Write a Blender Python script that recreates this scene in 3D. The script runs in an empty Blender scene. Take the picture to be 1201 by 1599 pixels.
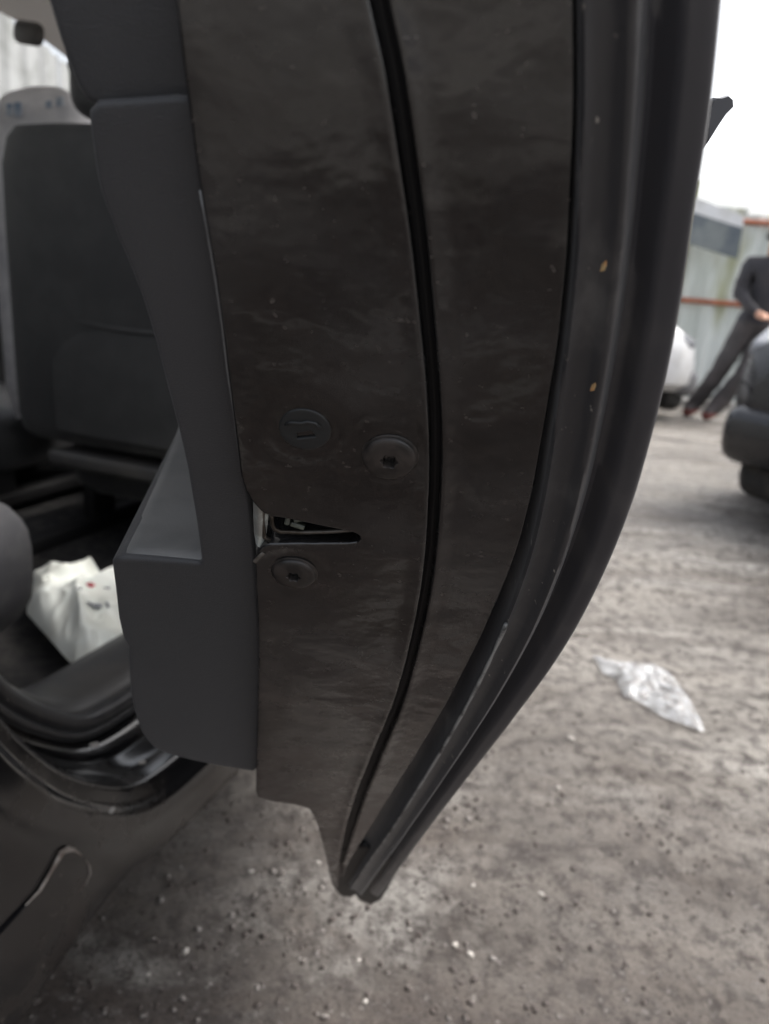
import bpy, bmesh, math, random
from mathutils import Vector, Matrix, noise
from mathutils.geometry import delaunay_2d_cdt

rnd = random.Random(7)
scene = bpy.context.scene
COL = scene.collection

# ------------------------------------------------------------------ camera
FPX = 1200.0
PITCH, ROLL = math.radians(16), math.radians(5)
EYE = Vector((0, 0, 0.9))
_f = Vector((0, math.cos(PITCH), -math.sin(PITCH)))
_r0 = Vector((1, 0, 0))
_u0 = Vector((0, math.sin(PITCH), math.cos(PITCH)))
CR = _r0 * math.cos(ROLL) + _u0 * math.sin(ROLL)
CU = _u0 * math.cos(ROLL) - _r0 * math.sin(ROLL)
cd = bpy.data.cameras.new('camera')
cam = bpy.data.objects.new('camera', cd)
COL.objects.link(cam)
cd.sensor_fit = 'VERTICAL'
cd.sensor_height = 36.0
cd.lens = 36.0 * FPX / 1599
cd.clip_start = 0.01
cd.clip_end = 1000
cd.dof.use_dof = True
cd.dof.focus_distance = 0.36
cd.dof.aperture_fstop = cd.lens / 3.3
m = Matrix((CR, CU, -_f)).transposed().to_4x4()
m.translation = EYE
cam.matrix_world = m
scene.camera = cam

# ------------------------------------------------------------------ sky, sun, exposure
SUN_EL, SUN_ROT = math.radians(55), math.radians(70)
w = bpy.data.worlds.new("World")
scene.world = w
w.use_nodes = True
nt = w.node_tree
bg = nt.nodes['Background']
sky = nt.nodes.new('ShaderNodeTexSky')
sky.sky_type = 'NISHITA'
sky.sun_disc = False
sky.sun_elevation = SUN_EL
sky.sun_rotation = SUN_ROT
sky.air_density = 1.0
sky.dust_density = 7.0
sky.ozone_density = 1.0
hs = nt.nodes.new('ShaderNodeHueSaturation')      # overcast: the cloud layer greys the sky
hs.inputs['Saturation'].default_value = 0.36
nt.links.new(sky.outputs[0], hs.inputs['Color'])
nt.links.new(hs.outputs[0], bg.inputs[0])
bg.inputs[1].default_value = 0.15
sd = bpy.data.lights.new('sun', 'SUN')
sd.energy = 0.6
sd.angle = math.radians(25)
sd.color = (1.0, 0.96, 0.9)
sun = bpy.data.objects.new('sun', sd)
COL.objects.link(sun)
sdir = Vector((math.sin(SUN_ROT) * math.cos(SUN_EL), math.cos(SUN_ROT) * math.cos(SUN_EL), math.sin(SUN_EL)))
sun.rotation_euler = (-sdir).to_track_quat('-Z', 'Y').to_euler()
sun.location = (3, 2, 6)
scene.view_settings.view_transform = 'Standard'
scene.view_settings.look = 'None'
scene.view_settings.gamma = 1
scene.view_settings.exposure = 1.3

# ------------------------------------------------------------------ measuring helpers
def ray(px, py):
    return _f + CR * ((px - 600.5) / FPX) + CU * ((799.5 - py) / FPX)
def at_y(px, py, Y):
    d = ray(px, py); return EYE + d * (Y / d.y)
def at_z(px, py, z):
    d = ray(px, py); return EYE + d * ((z - EYE.z) / d.z)
Z0 = 0.83
def Yf(z):                       # side profile of the door end: leans away downwards (wheel arch curve)
    a = Z0 - z
    return .31 + .6 * a + (.175 if a > 0 else .75) * a * a
def dYf(z):
    a = Z0 - z
    return -(.6 + 2 * (.175 if a > 0 else .75) * a)
def fnorm(z):
    return Vector((0, -1, dYf(z))).normalized()
def fpos(x, z, d=0.0):
    return Vector((x, Yf(z), z)) + fnorm(z) * d
def on_door(px, py, off=0.0):
    d = ray(px, py); lo, hi = .05, 3.0
    for _ in range(50):
        t = .5 * (lo + hi); q = EYE + d * t
        if q.y < Yf(q.z) + off: lo = t
        else: hi = t
    q = EYE + d * lo
    return Vector((q.x, q.z))
def catmull(P, n=12):
    P = [Vector(p) for p in P]; out = []
    for i in range(len(P) - 1):
        a = P[max(i - 1, 0)]; b = P[i]; c = P[i + 1]; e = P[min(i + 2, len(P) - 1)]
        for k in range(n):
            t = k / n
            out.append(.5 * ((2 * b) + (c - a) * t + (2 * a - 5 * b + 4 * c - e) * t * t + (3 * b - a - 3 * c + e) * t ** 3))
    out.append(P[-1])
    return out
def resample(P, step=None, n=None):
    L = [0]
    for a, b in zip(P, P[1:]): L.append(L[-1] + (b - a).length)
    if n is None: n = max(2, int(L[-1] / step) + 1)
    out = []; j = 0
    for i in range(n):
        s = L[-1] * i / (n - 1)
        while j < len(L) - 2 and L[j + 1] < s: j += 1
        t = (s - L[j]) / max(L[j + 1] - L[j], 1e-9)
        out.append(P[j].lerp(P[j + 1], min(max(t, 0), 1)))
    return out
def door_curve(pts, off=0.0):
    return [on_door(x, y, off) for x, y in pts]
def sm(a, b, x):
    t = min(max((x - a) / (b - a), 0), 1); return t * t * (3 - 2 * t)

# ------------------------------------------------------------------ materials
def mat(name, base, rough=.5, metallic=0.0, var=None, vscale=8, vdetail=5, vlo=.4, vhi=.65, vrough=None,
        bump=0.0, bscale=200, bdist=.001, bdetail=3, bdistort=0.0, coat=0.0, spec=.5, trans=0.0, stretch=None, var2=None, v2scale=90, v2lo=.6, v2hi=.7, alpha=1.0, v2rough=None):
    M = bpy.data.materials.new(name); M.use_nodes = True
    t = M.node_tree; N = t.nodes; L = t.links
    b = N['Principled BSDF']
    b.inputs['Base Color'].default_value = (*base, 1)
    b.inputs['Roughness'].default_value = rough
    b.inputs['Metallic'].default_value = metallic
    b.inputs['Specular IOR Level'].default_value = spec
    b.inputs['Coat Weight'].default_value = coat
    b.inputs['Coat Roughness'].default_value = .15
    b.inputs['Transmission Weight'].default_value = trans
    b.inputs['Alpha'].default_value = alpha
    tc = N.new('ShaderNodeTexCoord'); mp = N.new('ShaderNodeMapping')
    L.new(tc.outputs['Object'], mp.inputs[0])
    if stretch: mp.inputs['Scale'].default_value = stretch
    def layer(sc, lo, hi, det):
        n = N.new('ShaderNodeTexNoise'); n.inputs['Scale'].default_value = sc; n.inputs['Detail'].default_value = det
        n.inputs['Roughness'].default_value = .62
        L.new(mp.outputs[0], n.inputs['Vector'])
        r = N.new('ShaderNodeMapRange'); r.inputs[1].default_value = lo; r.inputs[2].default_value = hi
        r.interpolation_type = 'SMOOTHSTEP'
        L.new(n.outputs[0], r.inputs[0]); return r
    csock = None; rsock = None
    for (vc, sc, lo, hi, det, vr) in ((var, vscale, vlo, vhi, vdetail, vrough), (var2, v2scale, v2lo, v2hi, 3, v2rough)):
        if vc is None: continue
        r = layer(sc, lo, hi, det)
        mx = N.new('ShaderNodeMix'); mx.data_type = 'RGBA'
        L.new(r.outputs[0], mx.inputs[0])
        if csock: L.new(csock, mx.inputs[6])
        else: mx.inputs[6].default_value = (*base, 1)
        mx.inputs[7].default_value = (*vc, 1); csock = mx.outputs[2]
        if vr is not None:
            mr = N.new('ShaderNodeMix'); mr.data_type = 'FLOAT'
            L.new(r.outputs[0], mr.inputs[0])
            if rsock: L.new(rsock, mr.inputs[2])
            else: mr.inputs[2].default_value = rough
            mr.inputs[3].default_value = vr; rsock = mr.outputs[0]
    if csock: L.new(csock, b.inputs['Base Color'])
    if rsock: L.new(rsock, b.inputs['Roughness'])
    if bump:
        n = N.new('ShaderNodeTexNoise'); n.inputs['Scale'].default_value = bscale; n.inputs['Detail'].default_value = bdetail; n.inputs['Distortion'].default_value = bdistort
        L.new(mp.outputs[0], n.inputs['Vector'])
        bp = N.new('ShaderNodeBump'); bp.inputs['Strength'].default_value = bump; bp.inputs['Distance'].default_value = bdist
        L.new(n.outputs[0], bp.inputs['Height']); L.new(bp.outputs[0], b.inputs['Normal']); L.new(bp.outputs[0], b.inputs['Coat Normal'])
    return M

MT = {}
MT['shut_paint'] = mat('dusty_black_door_paint', (.003, .003, .0034), .13, var=(.019, .0188, .0195), vscale=9, vdetail=10, vlo=.40, vhi=.72, vrough=.34,
                       bump=.4, bscale=30, bdist=.0045, bdetail=3, bdistort=.15, stretch=(1, 1, 1.3), var2=(.11, .095, .085), v2scale=230, v2lo=.64, v2hi=.82, v2rough=.8, spec=.5, coat=.8)
MT['shut_paint'].node_tree.nodes['Principled BSDF'].inputs['Coat IOR'].default_value = 1.5
MT['shut_paint'].node_tree.nodes['Principled BSDF'].inputs['Coat Roughness'].default_value = .07
def add_mud(M, z_hi, z_lo, col):
    # dried road mud splashed up from below: a mask of noise that thins out with height on the panel
    t = M.node_tree; N = t.nodes; L = t.links; b = N['Principled BSDF']
    tc = N.new('ShaderNodeTexCoord'); sp = N.new('ShaderNodeSeparateXYZ'); L.new(tc.outputs['Object'], sp.inputs[0])
    h = N.new('ShaderNodeMapRange'); h.inputs[1].default_value = z_hi; h.inputs[2].default_value = z_lo; h.inputs[3].default_value = -.22; h.inputs[4].default_value = .18; L.new(sp.outputs['Z'], h.inputs[0])
    n = N.new('ShaderNodeTexNoise'); n.inputs['Scale'].default_value = 22; n.inputs['Detail'].default_value = 9; n.inputs['Roughness'].default_value = .65; L.new(tc.outputs['Object'], n.inputs[0])
    ad = N.new('ShaderNodeMath'); L.new(n.outputs[0], ad.inputs[0]); L.new(h.outputs[0], ad.inputs[1])
    r = N.new('ShaderNodeMapRange'); r.interpolation_type = 'SMOOTHSTEP'; r.inputs[1].default_value = .42; r.inputs[2].default_value = .72; L.new(ad.outputs[0], r.inputs[0])
    mx = N.new('ShaderNodeMix'); mx.data_type = 'RGBA'; L.new(r.outputs[0], mx.inputs[0])
    L.new(b.inputs['Base Color'].links[0].from_socket, mx.inputs[6]); mx.inputs[7].default_value = (*col, 1); L.new(mx.outputs[2], b.inputs['Base Color'])
    m2 = N.new('ShaderNodeMix'); m2.data_type = 'FLOAT'; L.new(r.outputs[0], m2.inputs[0]); L.new(b.inputs['Roughness'].links[0].from_socket, m2.inputs[2]); m2.inputs[3].default_value = .7; L.new(m2.outputs[0], b.inputs['Roughness'])
add_mud(MT['shut_paint'], .78, .36, (.058, .046, .041))
MT['paint'] = mat('black_car_paint', (.008, .008, .009), .14, var=(.027, .022, .0195), vscale=11, vdetail=9, vlo=.45, vhi=.75, vrough=.5, coat=.4,
                  var2=(.2, .17, .15), v2scale=60, v2lo=.70, v2hi=.76, v2rough=.9)
MT['skin_paint'] = mat('black_outer_skin_paint', (.042, .041, .046), .32, var=(.085, .08, .08), vscale=30, vdetail=6, vlo=.45, vhi=.8, vrough=.55, stretch=(1, 1, .25))
MT['rubber'] = mat('black_rubber', (.027, .026, .028), .34, var=(.085, .08, .077), vscale=40, vdetail=6, vlo=.48, vhi=.8, vrough=.65, stretch=(1, 1, .3),
                   var2=(.25, .23, .2), v2scale=260, v2lo=.67, v2hi=.74, bump=.2, bscale=300, bdist=.0006)
MT['rubber_and_shade'] = mat('black_rubber_and_groove_shade', (.010, .010, .011), .5, spec=.3)  # rubber at the seal tip; in the groove its black stands for shade
MT['lip'] = mat('pale_grey_seal_lip', (.03, .03, .03), .35, var=(.30, .30, .29), vscale=70, vlo=.34, vhi=.56, vrough=.6)
MT['edge_glint'] = mat('grey_edge_glint', (.16, .16, .16), .25)  # pale grey stands in for the reflection on the trim edge
MT['armrest'] = mat('sky_lit_armrest_grey', (.13, .132, .13), .45, var=(.165, .165, .16), vscale=14, bump=.25, bscale=700, bdist=.0004)  # paler than the trim: sky reflection on the top put into the colour
MT['trim'] = mat('grained_charcoal_plastic', (.032, .033, .036), .5, var=(.041, .041, .044), vscale=5, bump=.6, bscale=1400, bdist=.0005)
MT['trim2'] = mat('smooth_grey_plastic', (.075, .075, .077), .42, var=(.105, .10, .095), vscale=9, bump=.15, bscale=600, bdist=.0004)
MT['dark'] = mat('dark_plastic_and_slot_shade', (.006, .006, .007), .6)
MT['screw'] = mat('painted_black_screw', (.016, .015, .0145), .3, metallic=.15, var=(.045, .037, .033), vscale=90, vlo=.4, vhi=.7, vrough=.6)
MT['cap'] = mat('black_plastic_cap', (.016, .018, .019), .45)
MT['steel'] = mat('zinc_steel', (.62, .68, .66), .3, metallic=.35, var=(.3, .3, .28), vscale=60)  # reflected sky put into the pale, mostly diffuse colour
MT['dull_steel'] = mat('dull_latch_steel', (.12, .11, .10), .45, metallic=.8, var=(.06, .05, .04), vscale=120)
MT['grease'] = mat('greasy_latch_fork', (.09, .10, .08), .35, var=(.04, .045, .04), vscale=200)
MT['seat'] = mat('dark_grey_seat_vinyl', (.044, .045, .047), .65, var=(.058, .059, .060), vscale=12, bump=.3, bscale=500, bdist=.0006)
MT['seatcloth'] = mat('grey_seat_cloth', (.10, .10, .108), .8, var=(.13, .13, .135), vscale=25, bump=.4, bscale=900, bdist=.0006)
MT['carpet'] = mat('black_carpet', (.016, .016, .018), .95, var=(.04, .038, .036), vscale=40, bump=.8, bscale=700, bdist=.003)
MT['liner'] = mat('beige_headliner', (.72, .69, .66), .9, bump=.2, bscale=400)
MT['white_plastic'] = mat('white_plastic', (.75, .75, .72), .4)
MT['chip'] = mat('bare_chipped_metal', (.3, .27, .24), .6, var=(.14, .11, .09), vscale=60)
MT['bag'] = mat('white_plastic_bag', (.86, .9, .86), .45, var=(.78, .8, .74), vscale=12)
MT['print_blue'] = mat('faded_blue_print', (.25, .33, .45), .6, var=(.5, .55, .6), vscale=60)
MT['print_red'] = mat('red_print', (.6, .05, .08), .6)
MT['print_grey'] = mat('grey_print', (.22, .24, .27), .6)
MT['sack'] = mat('white_woven_sack', (.88, .86, .86), .7, var=(.68, .67, .68), vscale=14)
MT['film'] = mat('clear_white_film', (.60, .62, .64), .22, var=(.30, .30, .30), vscale=30, vlo=.45, vhi=.6, alpha=.5)
MT['glass'] = mat('dark_glass', (.02, .025, .03), .06, spec=.6)
MT['white_paint'] = mat('white_car_paint', (.72, .73, .74), .3, coat=.3, var=(.62, .62, .61), vscale=5)
MT['black_paint'] = mat('black_gloss_paint', (.006, .006, .009), .16, var=(.018, .017, .018), vscale=4, vrough=.35)
MT['bumper'] = mat('grey_plastic_bumper', (.16, .16, .17), .6, var=(.22, .22, .22), vscale=5)
MT['tyre'] = mat('tyre_rubber', (.018, .018, .018), .8, var=(.05, .045, .04), vscale=20)
MT['rim'] = mat('silver_alloy', (.5, .5, .52), .35, metallic=.9)
MT['lamp'] = mat('clear_lamp_lens', (.20, .21, .23), .15, var=(.45, .46, .48), vscale=18)
MT['fence'] = mat('weathered_white_sheet', (.74, .78, .75), .6, var=(.60, .64, .60), vscale=3, stretch=(1, 1, .3), var2=(.42, .44, .30), v2scale=2.2, v2lo=.58, v2hi=.75)
MT['old_fence'] = mat('dull_grey_sheet', (.30, .31, .31), .6, var=(.18, .19, .18), vscale=2.5)
MT['rust'] = mat('rusty_red_oxide_steel', (.42, .13, .06), .8, var=(.25, .09, .05), vscale=9)
MT['green_post'] = mat('mossy_green_steel', (.24, .25, .10), .8, var=(.16, .18, .08), vscale=14)
MT['panelglass'] = mat('dull_grey_pane', (.10, .12, .14), .25, var=(.2, .22, .22), vscale=3)
MT['skin'] = mat('skin', (.5, .27, .18), .55)
MT['hair'] = mat('dark_hair', (.02, .018, .016), .6, bump=.5, bscale=150)
MT['jacket'] = mat('dark_jacket', (.035, .034, .04), .85, var=(.05, .047, .05), vscale=9)
MT['trousers'] = mat('charcoal_trousers', (.06, .055, .055), .9, var=(.08, .07, .07), vscale=9)
MT['shoe'] = mat('reddish_shoe', (.20, .06, .05), .7)
MT['leaf'] = mat('dry_leaf', (.42, .30, .14), .7, var=(.5, .22, .08), vscale=300)
MT['stone'] = mat('pale_stone', (.42, .40, .37), .8, var=(.25, .23, .2), vscale=12)
MT['grit'] = mat('mixed_grit', (.055, .045, .040), .85, var=(.22, .205, .19), vscale=60, vlo=.5, vhi=.62)

for k_, w_ in (('rubber', .16), ('skin_paint', .07), ('seat', .15), ('trim', .12)):      # sheen lifts rubber and skin towards the hazy glare there; also seat, trim
    b_ = MT[k_].node_tree.nodes['Principled BSDF']; b_.inputs['Sheen Weight'].default_value = w_; b_.inputs['Sheen Roughness'].default_value = .5
# ground material: brown mud with the shade near the car painted in, pale streaks, speckles
G = bpy.data.materials.new('muddy_yard_ground'); G.use_nodes = True
t = G.node_tree; N = t.nodes; L = t.links; b = N['Principled BSDF']
tc = N.new('ShaderNodeTexCoord')
def gn(scale, det, rgh=.6, stretch=None, rot=0, dist=0):
    mp = N.new('ShaderNodeMapping'); L.new(tc.outputs['Object'], mp.inputs[0])
    if stretch: mp.inputs['Scale'].default_value = stretch
    mp.inputs['Rotation'].default_value = (0, 0, rot)
    n = N.new('ShaderNodeTexNoise'); n.inputs['Scale'].default_value = scale; n.inputs['Detail'].default_value = det
    n.inputs['Roughness'].default_value = rgh; n.inputs['Distortion'].default_value = dist
    L.new(mp.outputs[0], n.inputs['Vector']); return n
def rng(n, lo, hi):
    r = N.new('ShaderNodeMapRange'); r.inputs[1].default_value = lo; r.inputs[2].default_value = hi
    r.interpolation_type = 'SMOOTHSTEP'; L.new(n.outputs[0], r.inputs[0]); return r
def mix(fac, a, c):
    mx = N.new('ShaderNodeMix'); mx.data_type = 'RGBA'; L.new(fac.outputs[0], mx.inputs[0])
    if isinstance(a, tuple): mx.inputs[6].default_value = (*a, 1)
    else: L.new(a, mx.inputs[6])
    mx.inputs[7].default_value = (*c, 1); return mx.outputs[2]
def mixs(fac, a, c_):
    mx = N.new('ShaderNodeMix'); mx.data_type = 'RGBA'; L.new(fac, mx.inputs[0]); L.new(a, mx.inputs[6]); L.new(c_, mx.inputs[7]); return mx.outputs[2]
wet_shaded = mix(rng(gn(2.6, 9, .68), .38, .64), (.028, .0185, .015), (.080, .061, .051))  # near mud: damp brown, darkened further for the shade there
wet_shaded = mix(rng(gn(1.9, 10, .66, (.75, 1.7, 1), .25, 1.2), .48, .70), wet_shaded, (.25, .24, .225))
dry = mix(rng(gn(1.1, 9, .62, (.5, 2.0, 1), .2, .5), .38, .62), (.15, .134, .118), (.29, .27, .243))  # paler mud further out, without the painted shade
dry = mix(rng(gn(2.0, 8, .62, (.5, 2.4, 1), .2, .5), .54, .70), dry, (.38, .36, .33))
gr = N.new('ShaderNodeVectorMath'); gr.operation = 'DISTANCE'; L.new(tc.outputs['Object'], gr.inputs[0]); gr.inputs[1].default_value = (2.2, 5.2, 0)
gr2 = N.new('ShaderNodeVectorMath'); gr2.operation = 'DISTANCE'; L.new(tc.outputs['Object'], gr2.inputs[0]); gr2.inputs[1].default_value = (.5, -5.5, 0)  # pale ground added behind the viewer to brighten the door's reflections
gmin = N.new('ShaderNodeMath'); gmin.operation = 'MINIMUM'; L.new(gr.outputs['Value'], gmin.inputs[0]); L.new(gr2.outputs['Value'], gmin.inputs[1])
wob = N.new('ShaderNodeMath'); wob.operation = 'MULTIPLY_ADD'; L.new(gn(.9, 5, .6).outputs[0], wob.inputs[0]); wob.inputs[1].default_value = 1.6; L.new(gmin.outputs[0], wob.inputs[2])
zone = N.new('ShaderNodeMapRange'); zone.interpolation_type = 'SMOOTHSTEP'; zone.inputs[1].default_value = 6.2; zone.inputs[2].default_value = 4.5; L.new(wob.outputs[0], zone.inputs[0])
c = mixs(zone.outputs[0], wet_shaded, dry)
c = mix(rng(gn(5.0, 7, .66, (.6, 1.8, 1), .25, .4), .57, .70), c, (.040, .031, .028))
c = mix(rng(gn(30, 8, .78), .47, .60), c, (.046, .037, .033))
c = mix(rng(gn(60, 6, .78), .565, .66), c, (.21, .192, .178))
c = mix(rng(gn(140, 4, .75), .56, .64), c, (.030, .025, .022))
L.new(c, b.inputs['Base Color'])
rr = N.new('ShaderNodeMapRange'); rr.inputs[1].default_value = .42; rr.inputs[2].default_value = .62
rr.inputs[3].default_value = .30; rr.inputs[4].default_value = .9
L.new(gn(3.1, 6, .6, (.6, 1.6, 1), .25).outputs[0], rr.inputs[0]); L.new(rr.outputs[0], b.inputs['Roughness'])
bp = N.new('ShaderNodeBump'); bp.inputs['Strength'].default_value = .8; bp.inputs['Distance'].default_value = .02
L.new(gn(55, 8, .7).outputs[0], bp.inputs['Height']); L.new(bp.outputs[0], b.inputs['Normal'])
MT['ground'] = G

# ------------------------------------------------------------------ object helpers
def empty(name, loc, label, cat, group=None):
    o = bpy.data.objects.new(name, None); COL.objects.link(o); o.location = loc
    o['label'] = label; o['category'] = cat
    if group: o['group'] = group
    o.empty_display_size = .1
    o['_loc'] = tuple(loc)
    return o
def wloc(p):
    v = Vector((0, 0, 0))
    while p is not None: v += p.location; p = p.parent
    return v
def link(name, bm_or_me, material, parent=None, smooth=True, sharp=None, label=None):
    if isinstance(bm_or_me, bmesh.types.BMesh):
        me = bpy.data.meshes.new(name)
        bm_or_me.to_mesh(me); bm_or_me.free()
    else: me = bm_or_me
    for p in me.polygons: p.use_smooth = smooth
    if smooth and sharp: me.set_sharp_from_angle(angle=math.radians(sharp))
    for x in (material if isinstance(material, (list, tuple)) else [material]): me.materials.append(x)
    o = bpy.data.objects.new(name, me); COL.objects.link(o)
    if parent is not None:
        o.parent = parent; o.location = -wloc(parent)      # meshes are modelled in world coordinates
    if label: o['label'] = label
    return o
def tag(o, label, cat, group=None):
    o['label'] = label; o['category'] = cat
    if group: o['group'] = group
    return o
def box(bm, c, size, rot=None, bev=0.0, seg=2):
    r = bmesh.ops.create_cube(bm, size=1)
    vs = r['verts']
    M = Matrix.Translation(Vector(c)) @ (rot.to_4x4() if rot else Matrix.Identity(4)) @ Matrix.Diagonal((*size, 1))
    bmesh.ops.transform(bm, matrix=M, verts=vs)
    if bev:
        es = list({e for v in vs for e in v.link_edges})
        bmesh.ops.bevel(bm, geom=es, offset=bev, segments=seg, affect='EDGES', profile=.5)
def tube(bm, P, r, n=8, cap=True, flat=1.0):
    P = [Vector(p) for p in P]; rings = []
    up = None
    for i, p in enumerate(P):
        d = (P[min(i + 1, len(P) - 1)] - P[max(i - 1, 0)]).normalized()
        if up is None:
            up = d.orthogonal().normalized()
        up = (up - d * up.dot(d)).normalized(); s = d.cross(up)
        rr = r[i] if isinstance(r, (list, tuple)) else r
        rings.append([bm.verts.new(p + (up * math.cos(a) * flat + s * math.sin(a)) * rr) for a in [2 * math.pi * k / n for k in range(n)]])
    for A, B in zip(rings, rings[1:]):
        for k in range(n): bm.faces.new((A[k], A[(k + 1) % n], B[(k + 1) % n], B[k]))
    if cap:
        bm.faces.new(rings[0][::-1]); bm.faces.new(rings[-1])
def grid(bm, rows, closed=False):
    V = [[bm.verts.new(p) for p in r] for r in rows]
    for A, B in zip(V, V[1:]):
        n = len(A)
        for k in range(n if closed else n - 1):
            bm.faces.new((A[k], A[(k + 1) % n], B[(k + 1) % n], B[k]))
    return V
def lathe(bm, prof, frame, n=32):
    """prof: list of (r or r(theta), h); frame: (origin, x, y, normal)"""
    o, X, Y, Nn = frame; rings = []
    for rr, h in prof:
        ring = []
        for k in range(n):
            a = 2 * math.pi * k / n; q = rr(a) if callable(rr) else rr
            ring.append(bm.verts.new(o + (X * math.cos(a) + Y * math.sin(a)) * q + Nn * h))
        rings.append(ring)
    for A, B in zip(rings, rings[1:]):
        for k in range(n): bm.faces.new((A[k], A[(k + 1) % n], B[(k + 1) % n], B[k]))
    bm.faces.new(rings[-1])
def inside(p, poly):
    x, y = p; c = False; j = len(poly) - 1
    for i in range(len(poly)):
        xi, yi = poly[i]; xj, yj = poly[j]
        if (yi > y) != (yj > y) and x < (xj - xi) * (y - yi) / (yj - yi) + xi: c = not c
        j = i
    return c
def plate(bm, outline, pos, extra=(), step=.004, bevel=.001, back=.01, backvec=None, segs=4, holes=(), lines=()):
    """a sheet triangulated inside an outline, with rounded rim; pos(x, z, d) maps to space"""
    area = sum(a.x * b.y - b.x * a.y for a, b in zip(outline, outline[1:] + outline[:1]))
    if area < 0: outline = outline[::-1]
    n = len(outline)
    xs = [p.x for p in outline]; zs = [p.y for p in outline]
    pts = list(outline); edges = [(i, (i + 1) % n) for i in range(n)]
    loops = [list(range(n))]
    for h in holes:
        s = len(pts); pts += h; edges += [(s + i, s + (i + 1) % len(h)) for i in range(len(h))]; loops.append(list(range(s, s + len(h))))
    for ln in lines:
        s = None; prev_ok = False
        for q in ln:
            ok = inside(q, outline) and min((q - e).length for e in outline) > .0012
            if ok:
                pts.append(q)
                if prev_ok: edges.append((len(pts) - 2, len(pts) - 1))
            prev_ok = ok
    rim = [q for ln in lines for q in ln] + [q for q in outline] + [q for h in holes for q in h]
    cell = {}
    for q in rim: cell.setdefault((int(q.x // step), int(q.y // step)), []).append(q)
    def near(p):
        i, j = int(p.x // step), int(p.y // step)
        for a in (-1, 0, 1):
            for c_ in (-1, 0, 1):
                for q in cell.get((i + a, j + c_), ()):
                    if (q - p).length < step * .45: return True
        return False
    cand = list(extra)
    z = min(zs)
    k = 0
    while z < max(zs):
        x = min(xs) + (step / 2 if k % 2 else 0)
        while x < max(xs): cand.append(Vector((x, z))); x += step
        z += step * .87; k += 1
    for p in cand:
        if inside(p, outline) and not near(p) and not any(inside(p, h) for h in holes): pts.append(p)
    V, E, Fc, ov, oe, of = delaunay_2d_cdt([Vector(p) for p in pts], edges, [], 0, 1e-6)
    bv = [bm.verts.new(pos(v.x, v.y, 0)) for v in V]
    m_ = {}
    for i, o_ in enumerate(ov):
        for j in o_: m_[j] = i
    for f in Fc:
        c_ = (V[f[0]] + V[f[1]] + V[f[2]]) / 3
        if inside(c_, outline) and not any(inside(c_, h) for h in holes):
            try: bm.faces.new([bv[i] for i in f])
            except ValueError: pass
    for lp in loops:
        P2 = [pts[i] for i in lp]; nn = len(P2)
        ar = sum(P2[i].x * P2[(i + 1) % nn].y - P2[(i + 1) % nn].x * P2[i].y for i in range(nn))
        sgn = 1 if ar > 0 else -1
        if lp is not loops[0]: sgn = -sgn
        nor = []
        for i in range(nn):
            d = P2[(i + 1) % nn] - P2[i - 1]
            v_ = Vector((d.y, -d.x)) * sgn
            nor.append(v_.normalized() if v_.length > 1e-9 else Vector((0, 0)))
        prev = [bv[m_[i]] for i in lp]
        def ringf(off, d, vec=None):
            r = []
            for q, nv in zip(P2, nor):
                p = pos(q.x + nv.x * off, q.y + nv.y * off, d)
                if vec is not None: p = p + vec
                r.append(bm.verts.new(p))
            return r
        rings = [ringf(bevel * math.sin(a), -bevel * (1 - math.cos(a))) for a in [math.pi / 2 * (i + 1) / segs for i in range(segs)]]
        if backvec is not None and lp is loops[0]:
            for f_ in (.02, .1, .25, .5, .75, 1): rings.append(ringf(bevel, -bevel, backvec * f_))
        else: rings.append(ringf(bevel, -bevel - back))
        for rg in rings:
            for i in range(nn):
                a, b_ = prev[i], prev[(i + 1) % nn]
                if a is b_: continue
                try: bm.faces.new((a, b_, rg[(i + 1) % nn], rg[i]))
                except ValueError: pass
            prev = rg
    bmesh.ops.recalc_face_normals(bm, faces=bm.faces)
def soft(fn_me, it=0): return fn_me

# ================================================================== SETTING: ground
def gz(x, y):
    if abs(x) > 9 or abs(y) > 14: return 0.0
    fall = sm(9, 5, abs(x)) * sm(14, 8, abs(y))
    v = noise.noise(Vector((x * .7, y * 1.5, 3))) * .020 + noise.noise(Vector((x * 3, y * 4.2, 7))) * .009 + noise.noise(Vector((x * 11, y * 13, 1))) * .004
    return v * fall
xs = [-200, -60, -20, -9, -6] + [-4 + .03 * i for i in range(int(8.5 / .03))] + [4.6, 5, 5.5, 6, 7, 8, 10, 14, 20, 60, 200]
ys = [-200, -60, -20, -9, -5, -3, -2, -1, -.5] + [.0 + .022 * i for i in range(110)] + [2.42 + .06 * i for i in range(130)] + [10.4, 11, 12, 14, 18, 25, 40, 80, 200]
bm = bmesh.new()
grid(bm, [[Vector((x, y, gz(x, y))) for x in xs] for y in ys])
g = link('ground', bm, MT['ground']); g['kind'] = 'structure'
g['label'] = 'muddy grey brown yard ground with damp streaks and grit'

# grit: countless small stones, denser near the viewer
bm = bmesh.new()
ICO = bmesh.new(); bmesh.ops.create_icosphere(ICO, subdivisions=1, radius=1); IV = [v.co.copy() for v in ICO.verts]; IF = [[v.index for v in f.verts] for f in ICO.faces]; ICO.free()
def P_early(u, v):
    a_ = math.radians(18); return (-.322 + math.sin(a_) * u - math.cos(a_) * v, .565 + math.cos(a_) * u + math.sin(a_) * v)
def pebble(bm, x, y, r, z=None, sq=.6):
    if z is None: z = gz(x, y)
    a = rnd.random() * 6.28; ca, sa = math.cos(a), math.sin(a); e = 1 + rnd.random() * .7
    vs = []
    for p in IV:
        k = r * (.75 + .5 * rnd.random())
        X, Y = p.x * k * e, p.y * k
        vs.append(bm.verts.new((x + X * ca - Y * sa, y + X * sa + Y * ca, z + p.z * k * sq + r * .15)))
    for f in IF: bm.faces.new([vs[i] for i in f])
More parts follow.
